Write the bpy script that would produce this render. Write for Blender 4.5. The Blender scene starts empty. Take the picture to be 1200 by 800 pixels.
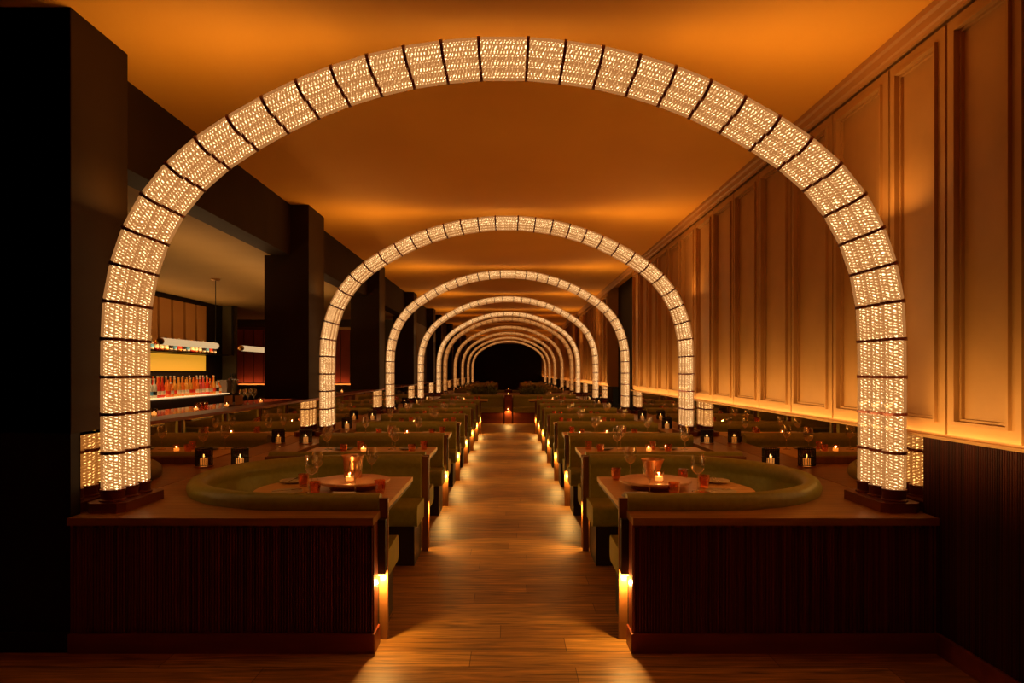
import bpy, bmesh, math, random
from mathutils import Vector, Matrix
random.seed(7)
S = bpy.context.scene
COL = S.collection
PI = math.pi
W = 2.35          # half width of the room (mirror / panel plane)
CEIL = 3.50
LEDGE = 0.73
END = 22.4        # end mirror
H = 1.52

# ------------------------------------------------------------------ materials
def srgb(r, g, b):
    f = lambda c: (c/255/12.92) if c/255 <= .04045 else ((c/255+.055)/1.055)**2.4
    return (f(r), f(g), f(b), 1)

def mat(name, color, rough=.5, metal=0, emis=None, estr=0, coat=0, spec=.5):
    m = bpy.data.materials.new(name); m.use_nodes = True
    b = m.node_tree.nodes['Principled BSDF']
    b.inputs['Base Color'].default_value = color if len(color) == 4 else (*color, 1)
    b.inputs['Roughness'].default_value = rough
    b.inputs['Metallic'].default_value = metal
    b.inputs['Specular IOR Level'].default_value = spec
    b.inputs['Coat Weight'].default_value = coat
    b.inputs['Coat Roughness'].default_value = .15
    if emis:
        b.inputs['Emission Color'].default_value = (*emis, 1)
        b.inputs['Emission Strength'].default_value = estr
    return m

def N(m, t, **kw):
    n = m.node_tree.nodes.new(t)
    for k, v in kw.items():
        if k.startswith('i_'): n.inputs[k[2:].replace('_', ' ')].default_value = v
        else: setattr(n, k, v)
    return n
def L(m, a, b): m.node_tree.links.new(a, b)
def M2(m, op, a, b=None, c=None):
    n = m.node_tree.nodes.new('ShaderNodeMath'); n.operation = op
    for i, v in enumerate((a, b, c)):
        if v is None: continue
        if isinstance(v, (int, float)): n.inputs[i].default_value = v
        else: L(m, v, n.inputs[i])
    return n.outputs[0]

def noise_col(name, c1, c2, scale, rough=.5, stretch=(1, 1, 1), bump=0, coat=0, detail=4, lo=.35, hi=.65, spec=.5):
    """two tone noise material in object/world coordinates"""
    m = mat(name, c1, rough, coat=coat, spec=spec)
    b = m.node_tree.nodes['Principled BSDF']
    tc = N(m, 'ShaderNodeTexCoord'); mp = N(m, 'ShaderNodeMapping'); mp.inputs['Scale'].default_value = stretch
    L(m, tc.outputs['Object'], mp.inputs['Vector'])
    n = N(m, 'ShaderNodeTexNoise'); n.inputs['Scale'].default_value = scale; n.inputs['Detail'].default_value = detail
    L(m, mp.outputs[0], n.inputs['Vector'])
    r = N(m, 'ShaderNodeValToRGB'); r.color_ramp.elements[0].color = (*c1[:3], 1); r.color_ramp.elements[1].color = (*c2[:3], 1)
    r.color_ramp.elements[0].position = lo; r.color_ramp.elements[1].position = hi
    L(m, n.outputs['Fac'], r.inputs[0]); L(m, r.outputs[0], b.inputs['Base Color'])
    if bump:
        bn = N(m, 'ShaderNodeBump'); bn.inputs['Strength'].default_value = bump; bn.inputs['Distance'].default_value = .01
        L(m, n.outputs['Fac'], bn.inputs['Height']); L(m, bn.outputs[0], b.inputs['Normal'])
    return m

def floor_material():
    m = mat('oak_plank_floor', (.3, .12, .03), .35, coat=.0)
    b = m.node_tree.nodes['Principled BSDF']
    tc = N(m, 'ShaderNodeTexCoord')
    br = N(m, 'ShaderNodeTexBrick'); br.offset = 0
    br.inputs['Scale'].default_value = 1; br.inputs['Brick Width'].default_value = 1.6; br.inputs['Row Height'].default_value = .19
    br.inputs['Mortar Size'].default_value = .002; br.inputs['Mortar Smooth'].default_value = .2; br.inputs['Bias'].default_value = 0
    br.inputs['Color1'].default_value = (.40, .19, .042, 1); br.inputs['Color2'].default_value = (.60, .32, .08, 1); br.inputs['Mortar'].default_value = (.12, .045, .012, 1)
    sx = N(m, 'ShaderNodeSeparateXYZ'); L(m, tc.outputs['Object'], sx.inputs[0])
    wn = N(m, 'ShaderNodeTexWhiteNoise', noise_dimensions='1D'); L(m, M2(m, 'FLOOR', M2(m, 'DIVIDE', sx.outputs['Y'], .19)), wn.inputs['W'])
    cx = N(m, 'ShaderNodeCombineXYZ'); L(m, M2(m, 'ADD', M2(m, 'MULTIPLY', wn.outputs['Value'], 7.3), sx.outputs['X']), cx.inputs['X']); L(m, sx.outputs['Y'], cx.inputs['Y'])
    L(m, cx.outputs[0], br.inputs['Vector'])
    mp = N(m, 'ShaderNodeMapping'); mp.inputs['Scale'].default_value = (1.1, 16, 1)
    L(m, cx.outputs[0], mp.inputs['Vector'])
    n = N(m, 'ShaderNodeTexNoise'); n.inputs['Scale'].default_value = 2.2; n.inputs['Detail'].default_value = 7; n.inputs['Distortion'].default_value = 1.2
    L(m, mp.outputs[0], n.inputs['Vector'])
    r = N(m, 'ShaderNodeValToRGB'); r.color_ramp.elements[0].position = .3; r.color_ramp.elements[1].position = .68
    r.color_ramp.elements[0].color = (.30, .27, .24, 1); r.color_ramp.elements[1].color = (1.3, 1.25, 1.15, 1)
    L(m, n.outputs['Fac'], r.inputs[0])
    mx = N(m, 'ShaderNodeMix', data_type='RGBA', blend_type='MULTIPLY'); mx.inputs['Factor'].default_value = 1
    L(m, br.outputs['Color'], mx.inputs['A']); L(m, r.outputs[0], mx.inputs['B'])
    L(m, mx.outputs['Result'], b.inputs['Base Color'])
    rr = N(m, 'ShaderNodeMapRange'); rr.inputs['To Min'].default_value = .36; rr.inputs['To Max'].default_value = .58
    L(m, n.outputs['Fac'], rr.inputs['Value']); L(m, rr.outputs[0], b.inputs['Roughness'])
    bn = N(m, 'ShaderNodeBump'); bn.inputs['Strength'].default_value = .25; bn.inputs['Distance'].default_value = .004
    L(m, n.outputs['Fac'], bn.inputs['Height']); L(m, bn.outputs[0], b.inputs['Normal'])
    return m

def glow_glass_material():
    """ribbed cast glass sleeve lit from inside: wavy rows of bright facets"""
    m = mat('ribbed_lit_glass', (.5, .35, .2), .25)
    b = m.node_tree.nodes['Principled BSDF']
    uv = N(m, 'ShaderNodeUVMap'); uv.uv_map = 'UVMap'
    sp = N(m, 'ShaderNodeSeparateXYZ'); L(m, uv.outputs[0], sp.inputs[0])
    u = sp.outputs['X']; v = sp.outputs['Y']
    n = N(m, 'ShaderNodeTexNoise'); n.inputs['Scale'].default_value = 38; n.inputs['Detail'].default_value = 2
    tc = N(m, 'ShaderNodeTexCoord'); L(m, tc.outputs['Object'], n.inputs['Vector'])
    nf = n.outputs['Fac']
    colf = M2(m, 'MULTIPLY', u, 10.0)
    colr = M2(m, 'FRACT', colf)
    colm = M2(m, 'SUBTRACT', 1.0, M2(m, 'POWER', M2(m, 'ABSOLUTE', M2(m, 'MULTIPLY', M2(m, 'SUBTRACT', colr, .5), 2.0)), 3.0))
    par = M2(m, 'MULTIPLY', M2(m, 'MODULO', M2(m, 'FLOOR', colf), 2.0), .5)
    # rows slope a little inside each column
    rowv = M2(m, 'ADD', M2(m, 'ADD', M2(m, 'DIVIDE', v, .0185), par), M2(m, 'MULTIPLY', M2(m, 'SUBTRACT', nf, .5), 1.5))
    rowv = M2(m, 'ADD', rowv, M2(m, 'MULTIPLY', colr, .35))
    s = M2(m, 'ADD', M2(m, 'MULTIPLY', M2(m, 'SINE', M2(m, 'MULTIPLY', rowv, 2*PI)), .5), .5)
    s = M2(m, 'POWER', s, 1.6)
    n2 = N(m, 'ShaderNodeTexNoise'); n2.inputs['Scale'].default_value = 75; n2.inputs['Detail'].default_value = 1
    L(m, tc.outputs['Object'], n2.inputs['Vector'])
    k = N(m, 'ShaderNodeMapRange'); k.inputs['From Min'].default_value = .30; k.inputs['From Max'].default_value = .62
    L(m, n2.outputs['Fac'], k.inputs['Value'])
    f = M2(m, 'MULTIPLY', M2(m, 'MULTIPLY', s, colm), M2(m, 'ADD', M2(m, 'MULTIPLY', k.outputs[0], .9), .25))
    # clear rim at both ends of a sleeve (v2 stored in the second uv map)
    r = N(m, 'ShaderNodeValToRGB'); e = r.color_ramp.elements
    e[0].position = 0; e[0].color = (.46, .19, .05, 1)
    e[1].position = 1; e[1].color = (12.0, 7.6, 3.6, 1)
    e2 = r.color_ramp.elements.new(.18); e2.color = (.66, .31, .10, 1)
    e3 = r.color_ramp.elements.new(.58); e3.color = (1.6, .90, .36, 1)
    L(m, f, r.inputs[0]); L(m, r.outputs[0], b.inputs['Emission Color'])
    b.inputs['Emission Strength'].default_value = 1.0
    b.inputs['Base Color'].default_value = (.25, .16, .09, 1)
    bn = N(m, 'ShaderNodeBump'); bn.inputs['Strength'].default_value = .4; bn.inputs['Distance'].default_value = .004
    L(m, f, bn.inputs['Height']); L(m, bn.outputs[0], b.inputs['Normal'])
    m.cycles.emission_sampling = 'FRONT'
    return m

def shell_material():
    m = bpy.data.materials.new('milky_outer_glass'); m.use_nodes = True
    nt = m.node_tree; nt.nodes.clear(); out = nt.nodes.new('ShaderNodeOutputMaterial')
    tr = nt.nodes.new('ShaderNodeBsdfTransparent'); tr.inputs[0].default_value = (1, .95, .88, 1)
    em = nt.nodes.new('ShaderNodeEmission'); em.inputs[0].default_value = (.46, .185, .052, 1); em.inputs[1].default_value = 1
    gl = nt.nodes.new('ShaderNodeBsdfGlossy'); gl.inputs['Roughness'].default_value = .15; gl.inputs[0].default_value = (.9, .8, .7, 1)
    m1 = nt.nodes.new('ShaderNodeMixShader'); m1.inputs[0].default_value = .60
    m2 = nt.nodes.new('ShaderNodeMixShader'); m2.inputs[0].default_value = .025
    nt.links.new(tr.outputs[0], m1.inputs[1]); nt.links.new(em.outputs[0], m1.inputs[2])
    nt.links.new(m1.outputs[0], m2.inputs[1]); nt.links.new(gl.outputs[0], m2.inputs[2]); nt.links.new(m2.outputs[0], out.inputs[0])
    m.cycles.emission_sampling = 'NONE'
    return m

def thin_glass(name, tint=(1, 1, 1), rough=.02, refl=1.0):
    m = bpy.data.materials.new(name); m.use_nodes = True
    nt = m.node_tree; nt.nodes.clear()
    out = nt.nodes.new('ShaderNodeOutputMaterial')
    mx = nt.nodes.new('ShaderNodeMixShader'); ma = nt.nodes.new('ShaderNodeMath'); ma.operation = 'MULTIPLY_ADD'; ma.use_clamp = True; ma.inputs[1].default_value = 3.0; ma.inputs[2].default_value = .07; fr = nt.nodes.new('ShaderNodeFresnel'); fr.inputs['IOR'].default_value = 1.6
    ge = nt.nodes.new('ShaderNodeNewGeometry'); mr = nt.nodes.new('ShaderNodeMapRange'); mr.inputs['To Min'].default_value = 1.5; mr.inputs['To Max'].default_value = 1/1.5
    nt.links.new(ge.outputs['Backfacing'], mr.inputs['Value']); nt.links.new(mr.outputs[0], fr.inputs['IOR'])
    tr = nt.nodes.new('ShaderNodeBsdfTransparent'); tr.inputs[0].default_value = (*tint, 1)
    gl = nt.nodes.new('ShaderNodeBsdfGlossy'); gl.inputs['Roughness'].default_value = rough
    gl.inputs['Color'].default_value = (refl, refl*.95, refl*.9, 1)
    nt.links.new(fr.outputs[0], ma.inputs[0]); nt.links.new(ma.outputs[0], mx.inputs[0]); nt.links.new(tr.outputs[0], mx.inputs[1]); nt.links.new(gl.outputs[0], mx.inputs[2])
    nt.links.new(mx.outputs[0], out.inputs[0])
    return m

MT = {}
MT['ceiling'] = noise_col('golden_ceiling_paint', (.90, .42, .035), (.95, .46, .045), .8, .75)
MT['gold'] = noise_col('gold_plaster_panel', (.40, .20, .05), (.52, .27, .075), 3.0, .55, bump=.15, lo=.2, hi=.8)
MT['cornice'] = mat('cornice_paint', (.50, .24, .07), .5)
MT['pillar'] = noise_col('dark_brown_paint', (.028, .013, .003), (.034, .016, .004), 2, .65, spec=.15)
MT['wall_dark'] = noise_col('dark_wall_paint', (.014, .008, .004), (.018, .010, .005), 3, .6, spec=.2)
MT['flute'] = noise_col('mahogany_flutes', (.07, .012, .005), (.30, .052, .017), 2.2, .42, (30, 30, .2), lo=.38, hi=.66, spec=.35)
MT['dado'] = noise_col('dark_reeded_dado', (.028, .005, .002), (.085, .014, .005), 2.2, .5, (30, 30, .2), lo=.4, hi=.62, spec=.2)
MT['wood_base'] = noise_col('mahogany_board', (.17, .032, .011), (.26, .052, .017), 2, .35, (.6, 6, 6))
MT['ledge'] = noise_col('walnut_ledge', (.30, .14, .030), (.48, .24, .06), 3, .32, (.8, 9, 6), lo=.3, hi=.7)
MT['table'] = noise_col('oak_table_top', (.72, .42, .10), (.92, .60, .19), 3, .36, (1, 11, 6), lo=.3, hi=.7)
MT['table_edge'] = mat('dark_table_edge', (.05, .02, .01), .35)
MT['susan'] = noise_col('pale_turntable_wood', (.75, .42, .19), (.9, .55, .28), 3, .4, (1, 8, 6))
MT['panel_end'] = noise_col('walnut_end_panel', (.20, .075, .02), (.30, .12, .035), 3, .3, (6, 6, .7))
MT['olive'] = noise_col('olive_leather', (.30, .295, .045), (.35, .345, .055), 30, .38, bump=.05, spec=.45)
MT['base'] = mat('black_brown_plinth', (.03, .016, .01), .45)
MT['ring'] = mat('oxblood_metal', (.16, .030, .018), .35, metal=.3)
MT['bronze'] = mat('dark_bronze', (.26, .075, .035), .28, metal=.5)
MT['black'] = mat('black_metal', (.012, .010, .010), .35)
MT['copper'] = mat('brushed_copper', (.85, .46, .22), .3, metal=1)
MT['steel'] = mat('cutlery_steel', (.75, .7, .62), .2, metal=1)
MT['plate'] = mat('cream_glazed_plate', (.72, .66, .42), .3)
MT['plate_blue'] = mat('grey_glazed_plate', (.35, .38, .36), .3)
MT['napkin'] = mat('linen_napkin', (.62, .60, .55), .8)
MT['wax'] = mat('glowing_wax', (.9, .6, .3), .4, emis=(1, .46, .13), estr=1.3)
MT['flame'] = mat('flame', (1, .8, .5), .5, emis=(1, .72, .36), estr=9)
MT['votive'] = thin_glass('votive_glass', (1, .86, .66))
MT['glass'] = thin_glass('clear_glass', (.94, .92, .88), refl=1)
MT['amber'] = thin_glass('amber_glass', (.98, .60, .30), .05)
MT['smoke'] = thin_glass('black_mesh_glass', (.55, .38, .22), .1, .6)
MT['bulb'] = mat('lamp_bulb', (1, .7, .35), .5, emis=(1, .50, .15), estr=6)
MT['strip'] = mat('led_strip', (1, .7, .35), .5, emis=(1, .5, .14), estr=3)
MT['shelf_lit'] = mat('lit_shelf_edge', (.9, .8, .6), .5, emis=(1, .62, .28), estr=1.0)
MT['amber_panel'] = mat('backlit_amber_panel', (.6, .3, .04), .5, emis=(.62, .28, .018), estr=1.0)
MT['orange_panel'] = mat('orange_cabinet_panel', (.55, .26, .07), .5)
MT['red_panel'] = mat('red_cabinet_panel', (.50, .10, .05), .45)
MT['olive_wall'] = mat('olive_wall_paint', (.13, .10, .035), .55)
MT['bar_ceiling'] = noise_col('bar_ceiling_paint', (.36, .22, .06), (.40, .25, .075), 1, .8)
MT['counter'] = mat('black_polished_stone', (.018, .012, .010), .08, spec=.7)
MT['mirror'] = mat('bronze_mirror', (.72, .56, .32), .012, metal=1)
MT['mirror_end'] = mat('bronze_mirror_end', (.56, .42, .28), .012, metal=1)
MT['tubeglass'] = mat('white_ribbed_tube', (.3, .22, .13), .4, emis=(1, .66, .32), estr=.62)
MT['leaf'] = noise_col('leaves', (.08, .12, .03), (.24, .26, .09), 20, .5)
MT['grey'] = mat('brushed_grey_case', (.25, .2, .15), .4, metal=.3)
MT['floor'] = floor_material()
MT['glow'] = glow_glass_material()
MT['shell'] = shell_material()
for nm, c in dict(b_red=(.75, .05, .02), b_orange=(.85, .22, .03), b_amber=(.8, .38, .06), b_clear=(.75, .7, .55), b_pink=(.85, .12, .10), b_green=(.10, .25, .10), b_blue=(.10, .30, .50), b_black=(.03, .02, .02), b_cream=(.8, .7, .5)).items():
    MT[nm] = mat('bottle_'+nm[2:], c, .2)
MT['brass'] = mat('satin_brass', (.75, .45, .18), .3, metal=1)

# ------------------------------------------------------------------ helpers
def link(name, bm, m, parent=None, smooth=True, angle=40):
    me = bpy.data.meshes.new(name); bm.normal_update(); bm.to_mesh(me); bm.free()
    for x in (m if isinstance(m, (list, tuple)) else [m]): me.materials.append(x)
    if smooth:
        for p in me.polygons: p.use_smooth = True
        me.set_sharp_from_angle(angle=math.radians(angle))
    o = bpy.data.objects.new(name, me); COL.objects.link(o)
    if parent is not None: o.parent = parent
    return o

def thing(name, label, cat, loc=(0, 0, 0), rz=0, group=None):
    o = bpy.data.objects.new(name, None); COL.objects.link(o)
    o.empty_display_size = .1
    o.location = loc; o.rotation_euler = (0, 0, rz); o['label'] = label; o['category'] = cat
    if group: o['group'] = group
    return o
def tag(o, label, cat, group=None, loc=None):
    o['label'] = label; o['category'] = cat
    if group: o['group'] = group
    if loc is not None: o.location = loc
    return o
def struct(name, bm, m, label=None, parent=None, **kw):
    o = link(name, bm, m, parent, **kw)
    if parent is None:
        o['kind'] = 'structure'
        if label: o['label'] = label
    return o
def dup(root, loc, rz=0, label=None, group=None, scale=None):
    r = root.copy(); COL.objects.link(r); r.location = loc; r.rotation_euler = (0, 0, rz)
    if scale: r.scale = scale
    if label: r['label'] = label
    if group: r['group'] = group
    for ch in list(root.children):
        c = ch.copy(); COL.objects.link(c); c.parent = r
        for g in list(ch.children):
            d = g.copy(); COL.objects.link(d); d.parent = c
    return r

def box(bm, x0, x1, y0, y1, z0, z1, bev=0, mi=0):
    if x0 > x1: x0, x1 = x1, x0
    if y0 > y1: y0, y1 = y1, y0
    r = bmesh.ops.create_cube(bm, size=1)
    for v in r['verts']:
        v.co = Vector(((x0+x1)/2+v.co.x*(x1-x0), (y0+y1)/2+v.co.y*(y1-y0), (z0+z1)/2+v.co.z*(z1-z0)))
    fs = set(f for v in r['verts'] for f in v.link_faces)
    for f in fs: f.material_index = mi
    if bev:
        es = list(set(e for v in r['verts'] for e in v.link_edges))
        bmesh.ops.bevel(bm, geom=es, offset=bev, segments=2, affect='EDGES', profile=.7)
    return r
def newbox(*a, bev=0):
    bm = bmesh.new(); box(bm, *a, bev=bev); return bm

def lathe(bm, prof, n=24, c=(0, 0, 0), cap=True, mi=0):
    """prof: list of (radius, z)"""
    rings = []
    for r, z in prof:
        if r < 1e-5: rings.append([bm.verts.new((c[0], c[1], c[2]+z))])
        else: rings.append([bm.verts.new((c[0]+r*math.cos(2*PI*i/n), c[1]+r*math.sin(2*PI*i/n), c[2]+z)) for i in range(n)])
    for a, b in zip(rings, rings[1:]):
        for i in range(n):
            j = (i+1) % n
            if len(a) == 1 and len(b) == 1: continue
            if len(a) == 1: f = bm.faces.new((a[0], b[j], b[i]))
            elif len(b) == 1: f = bm.faces.new((a[i], a[j], b[0]))
            else: f = bm.faces.new((a[i], a[j], b[j], b[i]))
            f.material_index = mi
    if cap:
        for k in (0, -1):
            if len(rings[k]) > 1:
                vs = rings[k] if k else list(reversed(rings[k]))
                f = bm.faces.new(vs); f.material_index = mi

def tube(bm, p, q, r, n=10, cap=True):
    p, q = Vector(p), Vector(q); d = (q-p).normalized()
    a = d.orthogonal().normalized(); b = d.cross(a)
    A = [bm.verts.new(p+r*(a*math.cos(2*PI*i/n)+b*math.sin(2*PI*i/n))) for i in range(n)]
    B = [bm.verts.new(q+r*(a*math.cos(2*PI*i/n)+b*math.sin(2*PI*i/n))) for i in range(n)]
    for i in range(n):
        j = (i+1) % n; bm.faces.new((A[i], A[j], B[j], B[i]))
    if cap: bm.faces.new(list(reversed(A))); bm.faces.new(B)

def prism(bm, poly, z0, z1, mi=0):
    A = [bm.verts.new((x, y, z0)) for x, y in poly]; B = [bm.verts.new((x, y, z1)) for x, y in poly]
    n = len(poly)
    for i in range(n):
        f = bm.faces.new((A[i], A[(i+1) % n], B[(i+1) % n], B[i])); f.material_index = mi
    f = bm.faces.new(list(reversed(A))); f.material_index = mi
    f = bm.faces.new(B); f.material_index = mi

def sweep(bm, path, prof, side=1, mi=0):
    """closed profile [(offset, z)] along an open plan path; offset is to the left*side of travel"""
    n = len(path); rows = []
    for i, (x, y) in enumerate(path):
        t = Vector((0, 0))
        if i > 0: t += (Vector(path[i])-Vector(path[i-1])).normalized()
        if i < n-1: t += (Vector(path[i+1])-Vector(path[i])).normalized()
        t.normalize(); nn = Vector((-t.y, t.x))*side
        rows.append([bm.verts.new((x+nn.x*o, y+nn.y*o, z)) for o, z in prof])
    k = len(prof)
    for a, b in zip(rows, rows[1:]):
        for i in range(k):
            j = (i+1) % k
            f = bm.faces.new((a[i], a[j], b[j], b[i])); f.material_index = mi
    bm.faces.new(rows[0]).material_index = mi
    bm.faces.new(list(reversed(rows[-1]))).material_index = mi
    bmesh.ops.recalc_face_normals(bm, faces=bm.faces)

def flute_strip(bm, a0, a1, fixed, z0, z1, axis, sgn, pitch=.0157, depth=.007):
    """vertical half-round reeds: along axis from a0 to a1, standing proud of plane 'fixed' in direction sgn"""
    n = max(1, round((a1-a0)/pitch)); p = (a1-a0)/n
    pts = []
    for i in range(n):
        s = a0+i*p
        pts += [(s, 0), (s+.12*p, .0), (s+.25*p, .7*depth), (s+.5*p, depth), (s+.75*p, .7*depth), (s+.88*p, 0)]
    pts.append((a1, 0))
    def P(s, d, z):
        return (s, fixed+sgn*d, z) if axis == 'x' else (fixed+sgn*d, s, z)
    lo = [bm.verts.new(P(s, d, z0)) for s, d in pts]; hi = [bm.verts.new(P(s, d, z1)) for s, d in pts]
    for i in range(len(pts)-1): bm.faces.new((lo[i], lo[i+1], hi[i+1], hi[i]))
    bmesh.ops.recalc_face_normals(bm, faces=bm.faces)

def ORD(i): return ['first', 'second', 'third', 'fourth', 'fifth', 'sixth', 'seventh', 'eighth', 'ninth', 'tenth'][i]
SIDE = {-1: 'left', 1: 'right'}

# ------------------------------------------------------------------ room shell
struct('floor', newbox(-8.4, 3.2, -3, 26, -.06, 0), MT['floor'], 'oak plank floor running across the aisle', smooth=False)
struct('ceiling', newbox(-8.4, 3.2, -3, END+.4, CEIL, CEIL+.1), MT['ceiling'], 'golden orange painted ceiling over the dining room', smooth=False)
struct('wall_back', newbox(-W-.22, W+.3, END, END+.1, 0, CEIL), MT['mirror_end'], 'bronze mirror wall closing the far end of the room', smooth=False)
struct('wall_front', newbox(-8.4, 3.2, -3.1, -3, 0, CEIL), MT['wall_dark'], 'dark wall behind the viewer', smooth=False)

# left: dark wall facing the viewer, header beam, pillars, mirrored half wall
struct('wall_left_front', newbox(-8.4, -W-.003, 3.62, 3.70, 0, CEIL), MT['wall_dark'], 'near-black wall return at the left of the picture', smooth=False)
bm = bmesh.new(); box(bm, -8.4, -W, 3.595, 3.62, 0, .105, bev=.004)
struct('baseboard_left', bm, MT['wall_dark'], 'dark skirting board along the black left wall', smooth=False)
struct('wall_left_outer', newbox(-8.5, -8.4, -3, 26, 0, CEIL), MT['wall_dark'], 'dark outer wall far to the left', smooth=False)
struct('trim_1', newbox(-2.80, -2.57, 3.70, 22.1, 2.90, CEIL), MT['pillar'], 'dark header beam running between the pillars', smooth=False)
struct('wall_left', newbox(-2.47, -W, 3.70, END, 0, 1.165), MT['mirror'], 'bronze mirrored half wall left of the booths', smooth=False)
struct('wall_left_rear', newbox(-2.62, -2.57, 17.8, END, 1.2, 2.9), MT['olive_wall'], 'olive wall between the furthest left pillars', smooth=False)
pil = [(3.62, 4.16), (7.91, 8.57), (12.2, 12.75), (16.6, 17.15), (20.95, 21.5)]
for i, (a, b) in enumerate(pil):
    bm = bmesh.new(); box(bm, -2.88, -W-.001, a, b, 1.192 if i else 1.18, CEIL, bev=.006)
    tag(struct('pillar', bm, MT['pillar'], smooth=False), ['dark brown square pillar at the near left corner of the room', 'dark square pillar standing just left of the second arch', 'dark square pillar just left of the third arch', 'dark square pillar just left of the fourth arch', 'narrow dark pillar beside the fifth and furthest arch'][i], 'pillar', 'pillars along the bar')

# right: fluted dado, mirror band, gold panelled wall
bm = bmesh.new(); box(bm, W+.005, W+.15, -3, 3.725, 0, 1.16)
flute_strip(bm, -1.5, 3.725, W+.005, .11, 1.16, 'y', -1)
struct('wall_right_front', bm, MT['dado'], 'dark reeded mahogany dado at the right of the picture', smooth=False)
bm = bmesh.new(); box(bm, W-.02, W+.005, -3, 3.60, 0, .11, bev=.004)
struct('baseboard_right', bm, MT['wood_base'], 'mahogany skirting along the right dado', smooth=False)
for nme, a, b in (('wall_right_mirror', 3.725, 12.5), ('wall_right_mirror_rear', 15.7, END)):
    struct(nme, newbox(W, W+.12, a, b, 0, 1.16), MT['mirror'], 'bronze mirror band under the gold panels', smooth=False)
struct('wall_right_recess', newbox(2.60, 2.7, 12.5, 15.7, 0, CEIL), MT['wall_dark'], 'dark recess between the two runs of gold panels', smooth=False)
for k, (a, b) in enumerate(((-3, 12.5), (15.7, END))):
    base = struct('wall_right' if k == 0 else 'wall_right_rear', newbox(W+.03, W+.25, a, b, 1.16, CEIL), MT['gold'], 'gold plaster panelled wall on the right, %s run' % ('near' if k == 0 else 'far'), smooth=False)
    if k == 0:
        js = [4.06]
        while js[0] > -2.4: js.insert(0, js[0]-.53)
        js += [4.77+.703*i for i in range(12)]
    else:
        js = [15.7+.64*i for i in range(11)]
    for j0, j1 in zip(js, js[1:]):
        bm = bmesh.new()
        z0, z1 = 1.185, 3.36; g = .010; fw = .060; x = W+.031
        y0, y1 = j0+g, j1-g
        # outer frame boards and an inner raised bead around the sunk field
        def ring(o, i_, xa):
            box(bm, x, xa, y0+o, y0+i_, z0+o, z1-o); box(bm, x, xa, y1-i_, y1-o, z0+o, z1-o)
            box(bm, x, xa, y0+i_, y1-i_, z0+o, z0+i_); box(bm, x, xa, y0+i_, y1-i_, z1-i_, z1-o)
        ring(0, fw, W); ring(fw, fw+.016, W-.018); ring(fw+.014, fw+.03, W+.012)
        link('wall_panel', bm, MT['gold'], base, smooth=False)
bm = bmesh.new()
sweep(bm, [(W, -3), (W, END)], [(0, 3.38), (.015, 3.38), (.02, 3.40), (.03, 3.41), (.035, 3.45), (.05, 3.465), (.052, 3.499), (0, 3.499)], side=1)
struct('trim_2', bm, MT['cornice'], 'moulded cornice along the top of the gold panels', smooth=False)
for k, (a, b) in enumerate(((-3, 12.5), (15.7, END))):
    bm = bmesh.new(); box(bm, W-.045, W+.03, a, b, 1.160, 1.168); box(bm, W-.045, W-.040, a, b, 1.168, 1.176)
    struct('trim_%d' % (3+k), bm, MT['gold'], 'thin gold lip holding the light strip under the %s panels' % ('near' if k == 0 else 'far'), smooth=False)
bm = bmesh.new(); box(bm, -W, W, END-.03, END-.001, 3.44, 3.498)
struct('trim_5', bm, MT['cornice'], 'thin pale cornice line above the end mirror', smooth=False)

# ------------------------------------------------------------------ arches
px = [(119.5, 573), (119, 530), (119, 485), (119, 441.5), (119.4, 397), (121.5, 352.5), (130, 308), (144.5, 266), (166, 226.5), (195, 190.5), (229.5, 160.5), (267, 135.5), (307, 113), (347, 93.5), (388, 77.5), (430, 64.5), (473, 54.5), (517, 48), (561, 44)]
K = 3.80/780
outer = [(-(590-x)*K, H+(435-y)*K) for x, y in px]
outer = outer+[(-x, z) for x, z in reversed(outer)]
R0 = .0625
CORE = .0435
cen = []
for i, p in enumerate(outer):
    t = Vector(outer[min(i+1, len(outer)-1)])-Vector(outer[max(i-1, 0)]); t.normalize()
    nn = Vector((t.y, -t.x))
    cen.append(Vector((p[0], 0, p[1]))+Vector((nn.x, 0, nn.y))*R0)
YO = (0, .137, .274)
def sleeve_bm(p, q, r=.0605, n=20):
    bm = bmesh.new(); uvl = bm.loops.layers.uv.new('UVMap')
    d = (q-p).normalized(); a = Vector((0, -1, 0)); b = d.cross(a).normalized()
    ln = (q-p).length; g = .009; stations = [(g, r*.93), (g+.006, r), (ln/2, r), (ln-g-.006, r), (ln-g, r*.93)]
    rows = [[bm.verts.new(p+d*s+rr*(a*math.cos(2*PI*i/n)+b*math.sin(2*PI*i/n))) for i in range(n)] for s, rr in stations]
    for k in range(len(rows)-1):
        for i in range(n):
            j = (i+1) % n
            f = bm.faces.new((rows[k][i], rows[k][j], rows[k+1][j], rows[k+1][i]))
            for lp, (uu, vv) in zip(f.loops, ((i, k), (i+1, k), (i+1, k+1), (i, k+1))):
                lp[uvl].uv = (uu/n, stations[vv][0])
    bmesh.ops.recalc_face_normals(bm, faces=bm.faces)
    return bm
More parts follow.
